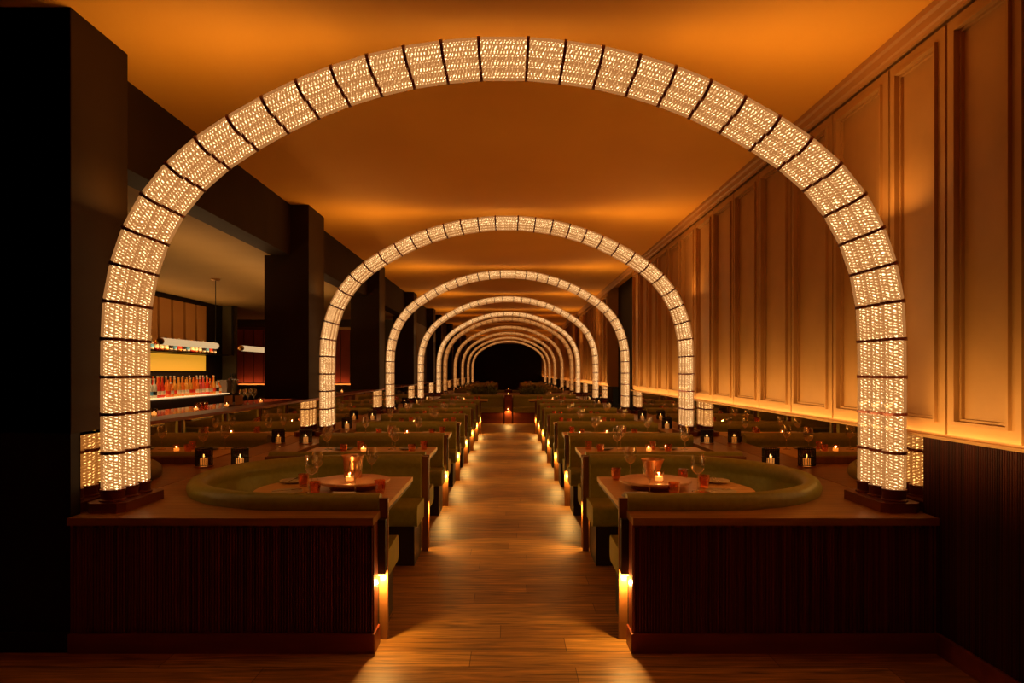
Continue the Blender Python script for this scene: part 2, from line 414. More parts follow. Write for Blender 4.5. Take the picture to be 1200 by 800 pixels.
def make_arch():
    t = thing('light_arch', 'nearest and largest glowing arch of three ribbed glass tubes framing the room', 'arch', (0, 3.80, LEDGE), 0, 'glowing glass arches over the booths')
    up = Vector((0, 0, -LEDGE))
    bm = bmesh.new(); st = []
    cb = [c+up for c in cen]
    for k, q in enumerate(cb):
        d = (cb[min(k+1, len(cb)-1)]-cb[max(k-1, 0)]).normalized()
        if k == 0:
            for zz, rr in ((.055, .070), (.062, .070), (.068, .0615), (q.z-.018, .0615), (q.z-.010, .0655), (q.z+.003, .0655)): st.append((Vector((q.x, 0, zz)), Vector((0, 0, 1)), rr))
            st.append((q+d*.004, d, CORE))
        elif k == len(cb)-1:
            st.append((q-d*.004, d, CORE))
            for zz, rr in ((q.z+.003, .0655), (q.z-.010, .0655), (q.z-.018, .0615), (.068, .0615), (.062, .070), (.055, .070)): st.append((Vector((q.x, 0, zz)), Vector((0, 0, -1)), rr))
        else:
            st += [(q-d*.0085, d, CORE), (q-d*.0085, d, .0655), (q+d*.0085, d, .0655), (q+d*.0085, d, CORE)]
    rows = []; uvl = bm.loops.layers.uv.new('UVMap'); n = 24; acc = 0; vs_ = []
    for q_, (c_, d, rr) in enumerate(st):
        a = Vector((0, -1, 0)); b = d.cross(a).normalized()
        if q_: acc += (c_-st[q_-1][0]).length
        vs_.append(acc)
        rows.append([bm.verts.new(c_+rr*(a*math.cos(2*PI*i/n)+b*math.sin(2*PI*i/n))) for i in range(n)])
    for q_ in range(len(rows)-1):
        ra, rb = rows[q_], rows[q_+1]
        lit = st[q_][2] == CORE and st[q_+1][2] == CORE
        for i in range(n):
            f = bm.faces.new((ra[i], ra[(i+1) % n], rb[(i+1) % n], rb[i])); f.material_index = 1 if lit else 0
            for lp, (uu, vv) in zip(f.loops, ((i, q_), (i+1, q_), (i+1, q_+1), (i, q_+1))): lp[uvl].uv = (uu/n, vs_[vv])
    bm.faces.new(rows[0]); bm.faces.new(rows[-1])
    bmesh.ops.recalc_face_normals(bm, faces=bm.faces)
    fr = link('tube_frame', bm, [MT['ring'], MT['glow']], t)
    frames = [fr]
    for yo in YO[1:]:
        f2 = fr.copy(); COL.objects.link(f2); f2.parent = t; f2.location = (0, yo, 0); frames.append(f2)
    for i in range(len(cen)-1):
        s0 = link('glass_sleeve', sleeve_bm(cen[i]+up, cen[i+1]+up), MT['shell'], frames[0])
        for f2 in frames[1:]:
            s1 = s0.copy(); COL.objects.link(s1); s1.parent = f2
    for s in (-1, 1):
        xa, xb = 2.115, 2.335; y0, y1 = -.10, .374; c = .035
        bm = bmesh.new()
        poly = [(xa+c, y0), (xb-c, y0), (xb, y0+c), (xb, y1-c), (xb-c, y1), (xa+c, y1), (xa, y1-c), (xa, y0+c)]
        if s < 0: poly = [(-x, y) for x, y in reversed(poly)]
        prism(bm, poly, 0, .055)
        link('base_plate', bm, MT['bronze'], t, smooth=False)
    return t
arch = make_arch()
arch_lab = ['', 'second glowing glass arch from the front, spanning the middle of the picture', 'third glowing glass arch from the front', 'fourth glowing glass arch from the front', 'fifth and furthest real glowing arch just before the end mirror']
ARCHY = [3.80+4.35*i for i in range(5)]
for i in range(1, 5): dup(arch, (0, ARCHY[i], LEDGE), 0, arch_lab[i])

# ------------------------------------------------------------------ booth furniture
P = [3.78, 5.73, 7.5, 9.25, 11.0, 12.75, 14.5, 16.2]
XI, XO = .70, 2.06          # aisle end and wall end of the booths
def d_path(x_c=1.2, yc=4.72, r=.945, xs=.70, n=22):
    pts = [(xs, yc-r), ((xs+x_c)/2, yc-r)]
    for i in range(n+1):
        a = -PI/2+PI*i/n
        pts.append((x_c+r*math.cos(a), yc+r*math.sin(a)))
    pts += [((xs+x_c)/2, yc+r), (xs, yc+r)]
    return pts
def roll_prof(t=.115, top=.82, r=.062, z0=.44):
    pr = [(.012, z0), (.012, top-2*r+.01)]
    for i in range(0, 11):
        a = math.radians(215-i*25)
        pr.append((r-.010+r*math.cos(a), top-r+r*math.sin(a)))
    pr += [(t-.018, top-2*r-.0), (t-.005, top-2*r-.06), (t, z0)]
    return pr
def seat_prof(o0=.10, o1=.55, z0=.31, z1=.475, r=.05):
    pr = [(o0, z0), (o0, z1-.01)]
    for i in range(6):
        a = math.radians(90-i*18)
        pr.append((o1-r+r*math.cos(a), z1-r+r*math.sin(a)))
    for i in range(6):
        a = math.radians(0-i*18)
        pr.append((o1-r+r*math.cos(a), z0+r+r*math.sin(a)))
    return pr
def mirror_path(path, s): return [(x*s, y) for x, y in path]

for s in (-1, 1):
    sd = SIDE[s]
    # --- front partition
    t = thing('fluted_partition', 'waist-high reeded mahogany partition closing the front %s booth towards the viewer' % sd, 'partition', (s*1.5, 3.60, 0), 0, 'front booth partitions')
    bm = bmesh.new(); ox = -s*1.5
    box(bm, s*.70+ox, s*2.345+ox, .005, .11, 0, .69)
    a, b = sorted((s*.703+ox, s*2.345+ox))
    flute_strip(bm, a, b, .005, .11, .675, 'x', -1)
    link('reeded_panel', bm, MT['flute'], t, smooth=False)
    bm = bmesh.new(); box(bm, s*.69+ox, s*2.345+ox, -.018, .006, 0, .105, bev=.003); box(bm, s*.69+ox, s*.70+ox, .006, .13, 0, .105)
    link('skirting', bm, MT['wood_base'], t, smooth=False)
    # --- ledge top round the curved booth and along the mirror
    path = [(.70, 3.80)]+[p for p in d_path(r=.925) if p[0] > 1.19]+[(1.19, 5.645)]
    poly_hole = [p for p in d_path(r=.925) if p[0] >= 1.19]
    bm = bmesh.new()
    zt, zb = LEDGE, LEDGE-.04
    yc = 4.72
    def quadstrip(inner, outer_):
        vi = [bm.verts.new((s*x, y, zt)) for x, y in inner]; vo = [bm.verts.new((s*x, y, zt)) for x, y in outer_]
        wi = [bm.verts.new((s*x, y, zb)) for x, y in inner]; wo = [bm.verts.new((s*x, y, zb)) for x, y in outer_]
        n = len(inner)
        for i in range(n-1):
            bm.faces.new((vi[i], vo[i], vo[i+1], vi[i+1])); bm.faces.new((wi[i], wi[i+1], wo[i+1], wo[i]))
            bm.faces.new((vo[i], wo[i], wo[i+1], vo[i+1])); bm.faces.new((vi[i], vi[i+1], wi[i+1], wi[i]))
        for k in (0, n-1): bm.faces.new((vi[k], wi[k], wo[k], vo[k]))
    inner = [(.70, yc-.925)]+poly_hole
    out = []
    for x, y in inner:
        # project to the surrounding rectangle
        if x <= 1.2: out.append((x, 3.582)); continue
        dx, dy = x-1.2, y-yc
        k = min((W-.003-1.2)/dx if dx > 1e-6 else 1e9, ((3.582-yc)/dy) if dy < -1e-6 else 1e9, ((5.672-yc)/dy) if dy > 1e-6 else 1e9)
        out.append((1.2+dx*k, yc+dy*k))
    # keep square corners
    def corner(lst, c):
        j = min(range(len(lst)), key=lambda q: (lst[q][0]-c[0])**2+(lst[q][1]-c[1])**2); lst[j] = c
    corner(out, (W-.003, 3.582)); corner(out, (W-.003, 5.672))
    quadstrip(inner, out)
    box(bm, s*(XO+.005), s*(W-.003), 5.672, 20.0, zb, zt)
    bmesh.ops.recalc_face_normals(bm, faces=bm.faces)
    lg = link('wall_ledge', bm, MT['ledge'], None, smooth=False)
    tag(lg, 'long walnut ledge wrapping the front %s booth and running along the mirror' % sd, 'ledge', 'ledges beside the booths')
    bm = bmesh.new(); box(bm, s*(XO+.012), s*(W-.01), 5.75, 20.0, 0, zb-.001)
    link('ledge_plinth', bm, MT['base'], lg, smooth=False)

    # --- curved banquette
    t = thing('curved_banquette', 'olive leather horseshoe banquette in the front booth %s of the aisle' % sd, 'banquette', (s*1.2, 4.72, 0), 0, 'curved front banquettes')
    dp = [(x-1.2, y-4.72) for x, y in d_path()]
    side = 1
    def dsw(prof, m, nm, shift=0):
        bm = bmesh.new(); pp = list(dp)
        if shift: pp[0] = (pp[0][0]+shift, pp[0][1]); pp[-1] = (pp[-1][0]+shift, pp[-1][1])
        sweep(bm, pp, prof, 1)
        if s < 0:
            for v in bm.verts: v.co.x *= -1
            bmesh.ops.reverse_faces(bm, faces=bm.faces)
        bmesh.ops.recalc_face_normals(bm, faces=bm.faces)
        return link(nm, bm, m, t, angle=50)
    dsw(roll_prof(), MT['olive'], 'backrest', .008); dsw(seat_prof(o1=.52), MT['olive'], 'seat_cushion', -.02)
    dsw([(.03, 0), (.03, .44), (.10, .44), (.10, .309), (.46, .309), (.46, 0)], MT['base'], 'plinth', .01)
    for yy in (-.945, .915):
        bm = bmesh.new(); box(bm, s*(.655-1.2), s*(.705-1.2), yy-.0, yy+.03, 0, .80, bev=.004)
        link('end_post', bm, MT['panel_end'], t, smooth=False)

    # --- straight benches
    def bench(yb, d, label, group='olive benches of the booths', x0=XI, x1=XO, rz=None):
        """yb: rear plane of the back, d=+1 seat extends away from the viewer"""
        t = thing('banquette_bench', label, 'bench', (s*(x0+x1)/2, yb, 0), 0, group)
        hw = (x1-x0)/2
        for nm, prof, m, ex in (('backrest', roll_prof(), MT['olive'], 0), ('seat_cushion', seat_prof(o1=.47), MT['olive'], .025), ('plinth', [(.03, 0), (.03, .43), (.10, .43), (.10, .309), (.42, .309), (.42, 0)], MT['base'], -.01)):
            bm = bmesh.new()
            e = ex*(-s)      # lengthen the aisle end only
            xa, xb = (-hw-(ex if s > 0 else 0), hw+(ex if s < 0 else 0))
            sweep(bm, [(xa, 0), (xb, 0)], prof, 1 if d > 0 else -1)
            link(nm, bm, m, t, angle=50)
        return t
    for i in range(1, 8):
        b = 'booth %s of the aisle' % sd
        bench(P[i]+.043, 1, 'olive bench facing away from the viewer, %s %s' % (ORD(i), b))
        if i > 1: bench(P[i]-.063, -1, 'olive bench facing the viewer, %s %s' % (ORD(i-1), b))
    # dividers with the low aisle lamps
    for i in range(0, 8):
        t = thing('booth_divider', 'dark divider post with low lamp, %s from the front, %s of the aisle' % (ORD(i), sd), 'divider', (s*.70, P[i], 0), 0, 'divider posts along the aisle')
        bm = bmesh.new()
        if i > 0:
            bm2 = bmesh.new(); box(bm2, s*.005, s*1.355, .004, .030, 0, .79, bev=.003); box(bm2, s*-.045, s*.005, .004, .030, 0, .80, bev=.003)
            link('rear_board', bm2, MT['panel_end'], t, smooth=False)
            box(bm, s*.022, s*1.355, -.05, -.03, 0, .79, bev=.003); box(bm, s*-.03, s*.022, -.05, -.03, .40, .80, bev=.003)
            link('front_board', bm, MT['panel_end'], t, smooth=False)
            bm = bmesh.new(); box(bm, s*-.042, s*.10, -.029, .003, .40, .77)
            link('lamp_housing', bm, MT['base'], t, smooth=False)
            lx, ly = s*-.004, -.014
        else:
            box(bm, s*-.040, s*.02, -.06, -.010, .385, .69, bev=.004); box(bm, s*.006, s*.03, -.06, -.012, 0, .385)
            link('lamp_housing', bm, MT['base'], t, smooth=False)
            lx, ly = s*-.006, -.040
        bm = bmesh.new(); lathe(bm, [(.012, .40), (.014, .385), (.010, .374), (0, .370)], 12, (lx, ly, 0), cap=False)
        link('lamp', bm, MT['bulb'], t)
        ld = bpy.data.lights.new('aisle_light', 'POINT'); ld.energy = 7.5; ld.color = (1, .52, .12); ld.shadow_soft_size = .010
        lo = bpy.data.objects.new('aisle_light', ld); COL.objects.link(lo); lo.location = (s*(.70-.010), P[i]+ly-.008, .338)

    # --- tables
    def table(poly_fn, yc, lab, legs):
        t = thing('dining_table', lab, 'table', (s*1.2, yc, 0), 0, 'wood-topped booth tables')
        bm = bmesh.new(); pl = poly_fn()
        if s < 0: pl = [(-x, y) for x, y in reversed(pl)]
        prism(bm, pl, .69, .72); link('table_top', bm, MT['table'], t, smooth=False)
        bm = bmesh.new(); cx = sum(p[0] for p in pl)/len(pl)
        pl2 = [(x*.985, y*.97) for x, y in pl]; prism(bm, pl2, .665, .689)
        link('apron', bm, MT['table_edge'], t, smooth=False)
        for lx in legs:
            bm = bmesh.new(); lathe(bm, [(.20, 0), (.20, .012), (.19, .018), (.04, .03), (.035, .04), (.035, .62), (.10, .66), (.10, .665)], 28, (s*lx, 0, 0))
            link('pedestal', bm, MT['black'], t)
        return t
    def d_table():
        pl = [(-.50, -.50)]
        for i in range(21):
            a = -PI/2+PI*i/20; pl.append((.50*math.cos(a)*.98, .50*math.sin(a)))
        pl.append((-.50, .50)); return pl
    table(d_table, 4.56, 'large round-ended oak table in the front booth %s of the aisle' % sd, (0.0,))
    for i in range(1, 7):
        yc = (P[i]+P[i+1])/2-.005
        hh = (P[i+1]-P[i])/2-.45
        table(lambda: [(-.47, -hh), (.80, -hh), (.80, hh), (-.47, hh)], yc, 'rectangular oak table in the %s booth from the front, %s of the aisle' % (ORD(i), sd), (-.05, .45))
    table(lambda: [(-.62, -.38), (.80, -.38), (.80, .38), (-.62, .38)], 18.85, 'furthest oak table before the end banquette, %s of the aisle' % sd, (-.1, .45))

    # --- end banquette
    t = thing('banquette_bench', 'olive end banquette facing down the aisle, %s of the centre post' % sd, 'bench', (s*1.08, 20.0, 0), 0, 'end banquettes')
    for nm, prof, m, z in (('backrest', roll_prof(), MT['olive'], 0), ('seat_cushion', seat_prof(o1=.58), MT['olive'], 0)):
        bm = bmesh.new(); sweep(bm, [(-.94, 0), (.94, 0)], prof, -1); link(nm, bm, m, t, angle=50)
    bm = bmesh.new(); box(bm, -.94, .94, -.56, -.03, 0, .309); link('plinth', bm, MT['wood_base'], t, smooth=False)

# ledge behind the end banquette, centre post
o = struct('end_ledge', newbox(-W+.01, W-.01, 20.01, END-.01, 0, LEDGE, bev=.004), MT['ledge'], smooth=False)
del o['kind']; tag(o, 'deep walnut ledge between the end banquettes and the end mirror', 'ledge')
t = thing('centre_post', 'wood post with a small lamp between the two end banquettes', 'post', (0, 19.7, 0))
link('post_body', newbox(-.11, .11, -.27, .28, 0, .83, bev=.006), MT['wood_base'], t, smooth=False)
bm = bmesh.new(); lathe(bm, [(.02, .43), (.022, .41), (0, .40)], 12, (0, -.292, 0), cap=False); link('lamp', bm, MT['bulb'], t)
ld = bpy.data.lights.new('post_light', 'SPOT'); ld.energy = 10; ld.color = (1, .52, .12); ld.shadow_soft_size = .015; ld.spot_size = math.radians(160); ld.spot_blend = .3
lo = bpy.data.objects.new('post_light', ld); COL.objects.link(lo); lo.location = (0, 19.39, .39); lo.rotation_euler = (math.radians(-10), 0, 0)

# plants on the end ledge
def foliage(lab, x, y, seed):
    rnd = random.Random(seed)
    t = thing('planted_trough', lab, 'plant', (x, y, LEDGE), 0, 'planted troughs before the end mirror')
    link('trough', newbox(-.40, .40, -.11, .11, 0, .06, bev=.01), MT['black'], t, smooth=False)
    bm = bmesh.new()
    for k in range(420):
        bx, by = rnd.uniform(-.38, .38), rnd.uniform(-.1, .1); a = rnd.uniform(0, 2*PI); tl = rnd.uniform(.1, 1.5)
        ln = rnd.uniform(.10, .26); h0 = .05+rnd.uniform(0, .10)
        d = Vector((math.cos(a)*math.sin(tl), math.sin(a)*math.sin(tl), math.cos(tl))); sd_ = d.orthogonal().normalized()*.014
        p0 = Vector((bx, by, h0)); m1 = p0+d*ln*.5; e = p0+d*ln+Vector((0, 0, -.02))
        vs = [bm.verts.new(q) for q in (p0, m1+sd_, e, m1-sd_)]; bm.faces.new(vs)
    link('leaves', bm, MT['leaf'], t, smooth=False)
foliage('low leafy planted trough left of the centre, in front of the end mirror', -.80, 21.2, 1)
foliage('low leafy planted trough right of the centre, in front of the end mirror', .80, 21.2, 2)

# ------------------------------------------------------------------ tableware prototypes
def wine_glass(scale=1.0):
    t = bpy.data.objects.new('wine_glass', None); COL.objects.link(t)
    bm = bmesh.new()
    lathe(bm, [(0, .105), (.012, .107), (.030, .122), (.040, .145), (.043, .165), (.040, .19), (.034, .222)], 20, cap=False)
    link('bowl', bm, MT['glass'], t)
    bm = bmesh.new(); lathe(bm, [(.036, 0), (.036, .002), (.012, .006), (.004, .014), (.0035, .06), (.004, .098), (.011, .107)], 16, cap=True)
    link('stem', bm, MT['glass'], t)
    t['category'] = 'glass'; return t
def wine_glass_single():
    bm = bmesh.new()
    lathe(bm, [(.036, 0), (.036, .002), (.012, .006), (.004, .014), (.0035, .06), (.004, .098), (.012, .107), (.030, .122), (.040, .145), (.043, .165), (.040, .19), (.034, .222)], 12, cap=False)
    o = link('wine_glass', bm, MT['glass']); o['category'] = 'glass'; return o
def tumbler():
    bm = bmesh.new(); n = 16
    prof = [(0, .004), (.026, .004), (.028, .0), (.032, .03), (.036, .06), (.038, .088), (.036, .088), (.033, .05), (.028, .012), (0, .012)]
    lathe(bm, prof, n, cap=False)
    # faceted sides
    for v in bm.verts:
        r = math.hypot(v.co.x, v.co.y)
        if .02 < v.co.z < .085 and r > .031:
            a = math.atan2(v.co.y, v.co.x); k = 1+.045*math.cos(8*a); v.co.x *= k; v.co.y *= k
    o = link('amber_tumbler', bm, MT['amber'], smooth=False); o['category'] = 'tumbler'; return o
def plate(m):
    bm = bmesh.new(); lathe(bm, [(0, 0), (.055, 0), (.065, .004), (.098, .014), (.100, .017), (.096, .018), (.064, .009), (0, .007)], 32, cap=False)
    o = link('side_plate', bm, m); o['category'] = 'plate'; return o
def napkin():
    bm = bmesh.new(); box(bm, -.09, .09, -.03, .03, 0, .012, bev=.004); box(bm, -.085, .06, -.026, .024, .0125, .02, bev=.003)
    o = link('folded_napkin', bm, MT['napkin']); o['category'] = 'napkin'; return o
def fork():
    bm = bmesh.new()
    box(bm, -.10, .02, -.004, .004, .0, .003, bev=.001); box(bm, .02, .05, -.011, .011, .0, .003, bev=.001)
    for q in (-.009, -.003, .003, .009): box(bm, .05, .088, q-.0015, q+.0015, .0, .003)
    o = link('fork', bm, MT['steel'], smooth=False); o['category'] = 'fork'; return o
def votive():
    t = bpy.data.objects.new('votive_candle', None); COL.objects.link(t); t['category'] = 'candle'
    bm = bmesh.new(); lathe(bm, [(0, 0), (.030, 0), (.032, .004), (.034, .075), (.0315, .075), (.029, .008), (0, .008)], 20, cap=False); link('glass_cup', bm, MT['votive'], t)
    bm = bmesh.new(); lathe(bm, [(0, .009), (.026, .009), (.027, .034), (.006, .032), (0, .032)], 18, cap=False); link('wax', bm, MT['wax'], t)
    bm = bmesh.new(); lathe(bm, [(0, .034), (.004, .038), (.005, .044), (.003, .052), (0, .056)], 10, cap=False); link('flame', bm, MT['flame'], t)
    return t
def lantern():
    t = bpy.data.objects.new('black_lantern', None); COL.objects.link(t); t['category'] = 'lantern'
    bm = bmesh.new(); n = 30
    for i in range(n):
        a = 2*PI*i/n; c, s_ = math.cos(a), math.sin(a)
        tube(bm, (.066*c, .066*s_, .014), (.066*c, .066*s_, .148), .0028, 5)
    for z in (.012, .08, .148):
        lathe(bm, [(.064, z), (.069, z), (.069, z+.006), (.064, z+.006)], 30, cap=False)
        if z == .148: lathe(bm, [(.058, z), (.071, z), (.071, z+.007), (.058, z+.007)], 30, cap=False)
    link('cage', bm, MT['black'], t)
    bm = bmesh.new(); lathe(bm, [(0, 0), (.074, 0), (.076, .004), (.076, .009), (.0, .011)], 30, cap=False); link('tray', bm, MT['brass'], t)
    bm = bmesh.new(); lathe(bm, [(.052, .016), (.054, .02), (.054, .135)], 24, cap=False); link('smoked_glass', bm, MT['smoke'], t)
    bm = bmesh.new(); lathe(bm, [(0, .012), (.028, .012), (.029, .068), (.006, .066), (0, .066)], 18, cap=False); link('candle', bm, MT['wax'], t)
    bm = bmesh.new(); lathe(bm, [(0, .068), (.008, .075), (.010, .084), (.004, .098), (0, .104)], 10, cap=False); link('flame', bm, MT['flame'], t)
    return t
def bucket(flared):
    if flared: pr = [(0, 0), (.045, 0), (.047, .005), (.052, .05), (.068, .10), (.080, .125), (.078, .128), (.064, .10), (.048, .05), (.043, .012), (0, .012)]
    else: pr = [(0, 0), (.058, 0), (.060, .005), (.064, .08), (.070, .135), (.078, .150), (.078, .154), (.067, .140), (.060, .08), (.056, .012), (0, .012)]
    bm = bmesh.new(); lathe(bm, pr, 36, cap=False)
    return link('copper_bucket', bm, MT['copper'])
def turntable():
    t = bpy.data.objects.new('turntable', None); COL.objects.link(t); t['category'] = 'lazy susan'
    bm = bmesh.new(); lathe(bm, [(0, .045), (.238, .045), (.242, .049), (.242, .058), (.238, .062), (0, .062)], 48, cap=False); link('disc', bm, MT['susan'], t)
    bm = bmesh.new(); lathe(bm, [(0, 0), (.16, 0), (.165, .005), (.15, .02), (.15, .0445), (0, .0445)], 36, cap=False); link('swivel_base', bm, MT['bronze'], t)
    return t

PR = dict(wg=wine_glass(), wgs=wine_glass_single(), tu=tumbler(), pl=plate(MT['plate']), pb=plate(MT['plate_blue']), na=napkin(), fo=fork(), vo=votive(), la=lantern(), tt=turntable(), b0=bucket(False), b1=bucket(True))
used = set()
def put(key, loc, label, group, rz=0, cat=None, scale=None):
    o = PR[key]
    if key in used: o = dup(o, loc, rz, label, group, scale)
    else:
        used.add(key); o.location = loc; o.rotation_euler = (0, 0, rz); o['label'] = label; o['group'] = group
        if scale: o.scale = scale
    if cat: o['category'] = cat
    return o

TZ = .721
GL, TU, PL, CA = 'wine glasses on the booth tables', 'amber tumblers on the booth tables', 'side plates on the booth tables', 'votive candles on the booth tables'
for s in (-1, 1):
    sd = SIDE[s]; ft = 'on the front %s table' % sd
    put('tt', (s*1.03, 4.56, TZ), 'round wooden turntable standing on the front %s booth table' % sd, 'wooden turntables')
    zt = TZ+.063
    b = put('b0' if s < 0 else 'b1', (s*(1.055 if s < 0 else 1.03), 4.63, zt), ('tall copper ice bucket on the turntable of the left front table' if s < 0 else 'flared copper bowl cup on the turntable of the right front table'), 'copper vessels', cat='bucket' if s < 0 else 'bowl')
    put('vo', (s*1.035, 4.455, zt), 'lit votive candle in front of the copper vessel on the %s turntable' % sd, CA)
    if s < 0:
        gl = [((-1.27, 4.39), 'large wine glass near the front left edge of the left front table', 1.12), ((-.963, 4.30), 'wine glass in front of the turntable on the left front table', 1.0), ((-.985, 4.93), 'wine glass behind the turntable on the left front table', 1.05), ((-1.35, 4.80), 'wine glass at the back left of the left front table', 1.0)]
        tu = [((-1.395, 4.62), 'amber tumbler beside the rear plate on the left front table'), ((-1.225, 4.30), 'amber tumbler right of the large wine glass on the left front table'), ((-.815, 4.36), 'amber tumbler at the aisle side of the left front table')]
        pl = [('pl', (-1.42, 4.36), 'cream plate at the front left of the left front table'), ('pl', (-1.52, 4.80), 'cream plate at the back of the left front table'), ('pb', (-.99, 4.19), 'grey plate in front of the turntable on the left front table')]
        nf = (-1.36, 4.38)
    else:
        gl = [((1.285, 4.42), 'large wine glass right of the turntable on the right front table', 1.12), ((.935, 4.28), 'wine glass in front of the turntable on the right front table', 1.0), ((.93, 4.93), 'wine glass behind the turntable on the right front table', 1.1)]
        tu = [((1.37, 4.57), 'amber tumbler right of the large wine glass on the right front table'), ((1.09, 4.27), 'amber tumbler in front of the turntable on the right front table'), ((.82, 4.90), 'amber tumbler at the rear aisle corner of the right front table'), ((1.30, 4.86), 'amber tumbler behind the turntable on the right front table')]
        pl = [('pl', (1.42, 4.36), 'cream plate at the front right of the right front table'), ('pl', (1.52, 4.80), 'cream plate at the back right of the right front table'), ('pb', (.84, 4.19), 'grey plate in front of the turntable on the right front table')]
        nf = (1.40, 4.38)
    for (x, y), lb, sc in gl: put('wg', (x, y, TZ), lb, GL, scale=(sc, sc, sc))
    for (x, y), lb in tu: put('tu', (x, y, TZ), lb, TU, rz=random.random())
    for k, (x, y), lb in pl: put(k, (x, y, TZ), lb, PL)
    for q, (k, (x, y), lb) in enumerate(pl[:2]):
        put('fo', (x, y+.01, TZ+.0185), 'fork lying across the cream plate at the %s of the %s front table' % (('front', 'back')[q], sd), 'forks on the front tables', rz=.5+q)
    tables = [((P[i]+P[i+1])/2, (P[i+1]-P[i])/2-.45, i) for i in range(1, 7)]+[(18.85, .36, 8)]
    for yc, hh, i in tables:
        bt = 'the %s booth table %s of the aisle' % (ORD(i), sd) if i < 8 else 'the furthest table %s of the aisle' % sd
        for cl, xc in (('aisle', 1.02), ('wall', 1.68)):
            for rw, dy in (('near', -.19), ('far', .17)):
                j = random.uniform(-.02, .02)
                wh = '%s %s corner of %s' % (rw, cl, bt)
                key = 'wg' if i == 1 else 'wgs'
                put(key, (s*(xc+(.07 if rw == 'near' else .15)+j*.5), yc+dy+(.07 if rw == 'near' else .04), TZ), 'wine glass at the '+wh, GL)
                put('tu', (s*(xc-(.09 if rw == 'near' else .18)+j*.5), yc+dy+.09*(1 if rw == 'near' else .3), TZ), 'amber tumbler at the '+wh, TU, rz=j*30)
                put('pl' if (i+len(rw)) % 2 else 'pb', (s*(xc-.02), yc+dy-.06+(.09 if rw == 'far' else 0)-.0, TZ), ('cream' if (i+len(rw)) % 2 else 'grey')+' plate at the '+wh, PL)
        put('vo', (s*(1.30+(.12 if (i % 2) else -.05)), yc-.04+(.05 if i % 2 else 0), TZ), 'lit votive candle on '+bt, CA)
    # lanterns on the ledge beside every divider
    for i, yy in enumerate([5.52, 7.30, 9.15, 10.85, 12.95, 14.4, 16.1, 18.0]):
        put('la', (s*2.20, yy, LEDGE+.001), 'black caged candle lantern on the %s ledge, %s from the front' % (sd, ORD(i)), 'lanterns on the ledges')
put('vo', (0, 19.55, .831), 'lit votive candle on top of the centre post at the end of the aisle', 'votive candles at the end')
for k in ('na',): 
    put(k, (-.995, 4.19, TZ+.0185), 'folded linen napkin on the grey plate of the left front table', 'napkins', 0)
    put(k, (.845, 4.19, TZ+.0185), 'folded linen napkin on the grey plate of the right front table', 'napkins', 0)

# ------------------------------------------------------------------ bar
struct('ceiling_bar', newbox(-8.4, -2.80, 3.70, 17.8, 2.90, 2.97), MT['bar_ceiling'], 'brown lower ceiling over the bar', smooth=False)
struct('wall_bar', newbox(-6.2, -6.05, 3.70, 14.1, 0, 2.9), MT['wall_dark'], 'dark wall behind the back bar', smooth=False)
struct('wall_bar_return', newbox(-6.2, -5.77, 14.1, 14.2, 0, 2.9), MT['olive_wall'], 'olive return wall at the end of the back bar', smooth=False)
struct('wall_bar_end', newbox(-8.4, -2.80, 17.8, 17.95, 0, 2.9), MT['olive_wall'], 'far wall of the bar area', smooth=False)
t = thing('red_panelling', 'framed red wall panelling on the far wall behind the bar', 'panelling', (-5.7, 17.79, 1.20))
link('frame', (lambda bm: (box(bm, -1.62, 1.5, -.05, 0, 1.43, 1.50), box(bm, -1.62, 1.5, -.07, 0, -.04, 0), bm)[-1])(bmesh.new()), MT['brass'], t, smooth=False)
for i in range(12):
    link('panel', newbox(-1.60+.258*i, -1.60+.258*i+.235, -.03, 0, .0, 1.43), MT['red_panel'], t, smooth=False)

o = struct('trim_6', newbox(-2.56, -W+.012, 4.17, END-.02, 1.168, 1.19, bev=.003), MT['wood_base'], 'narrow wood cap on top of the mirrored half wall', smooth=False)
t = thing('bar_counter', 'black polished bar counter below the white tube pendants', 'counter', (-3.9, 10, 0))
link('counter_top', newbox(-.50, .45, -5.5, 6.2, .995, 1.03, bev=.004), MT['counter'], t, smooth=False)
link('bar_front', newbox(-.40, .25, -5.4, 6.1, 0, .994), MT['base'], t, smooth=False)

t = thing('back_bar', 'tall back bar cabinet with orange panels, lit amber band and bottle counter', 'cabinet', (-5.9, 12, 0))
link('cabinet_body', newbox(-.14, .32, -5, 1.9, 0, 1.06, bev=.005), MT['base'], t, smooth=False)
link('lit_counter', newbox(-.14, .36, -5, 1.25, 1.076, 1.09), MT['shelf_lit'], t, smooth=False)
link('counter_end', newbox(-.14, .36, 1.26, 1.9, 1.061, 1.085), MT['counter'], t, smooth=False)
link('amber_band', newbox(-.14, -.10, -5, 1.22, 1.53, 1.83), MT['amber_panel'], t, smooth=False)
bm = bmesh.new(); box(bm, -.14, .14, -5, 2.0, 1.845, 1.865)
for yy in (1.97,): box(bm, .10, .14, yy, yy+.03, 1.865, 2.89)
link('upper_shelf', bm, MT['black'], t, smooth=False)
for i in range(13):
    y0 = 1.22-.457*(i+1)
    link('orange_panel', newbox(-.14, -.09, y0+.085, y0+.457, 1.90, 2.80), MT['orange_panel'], t, smooth=False)

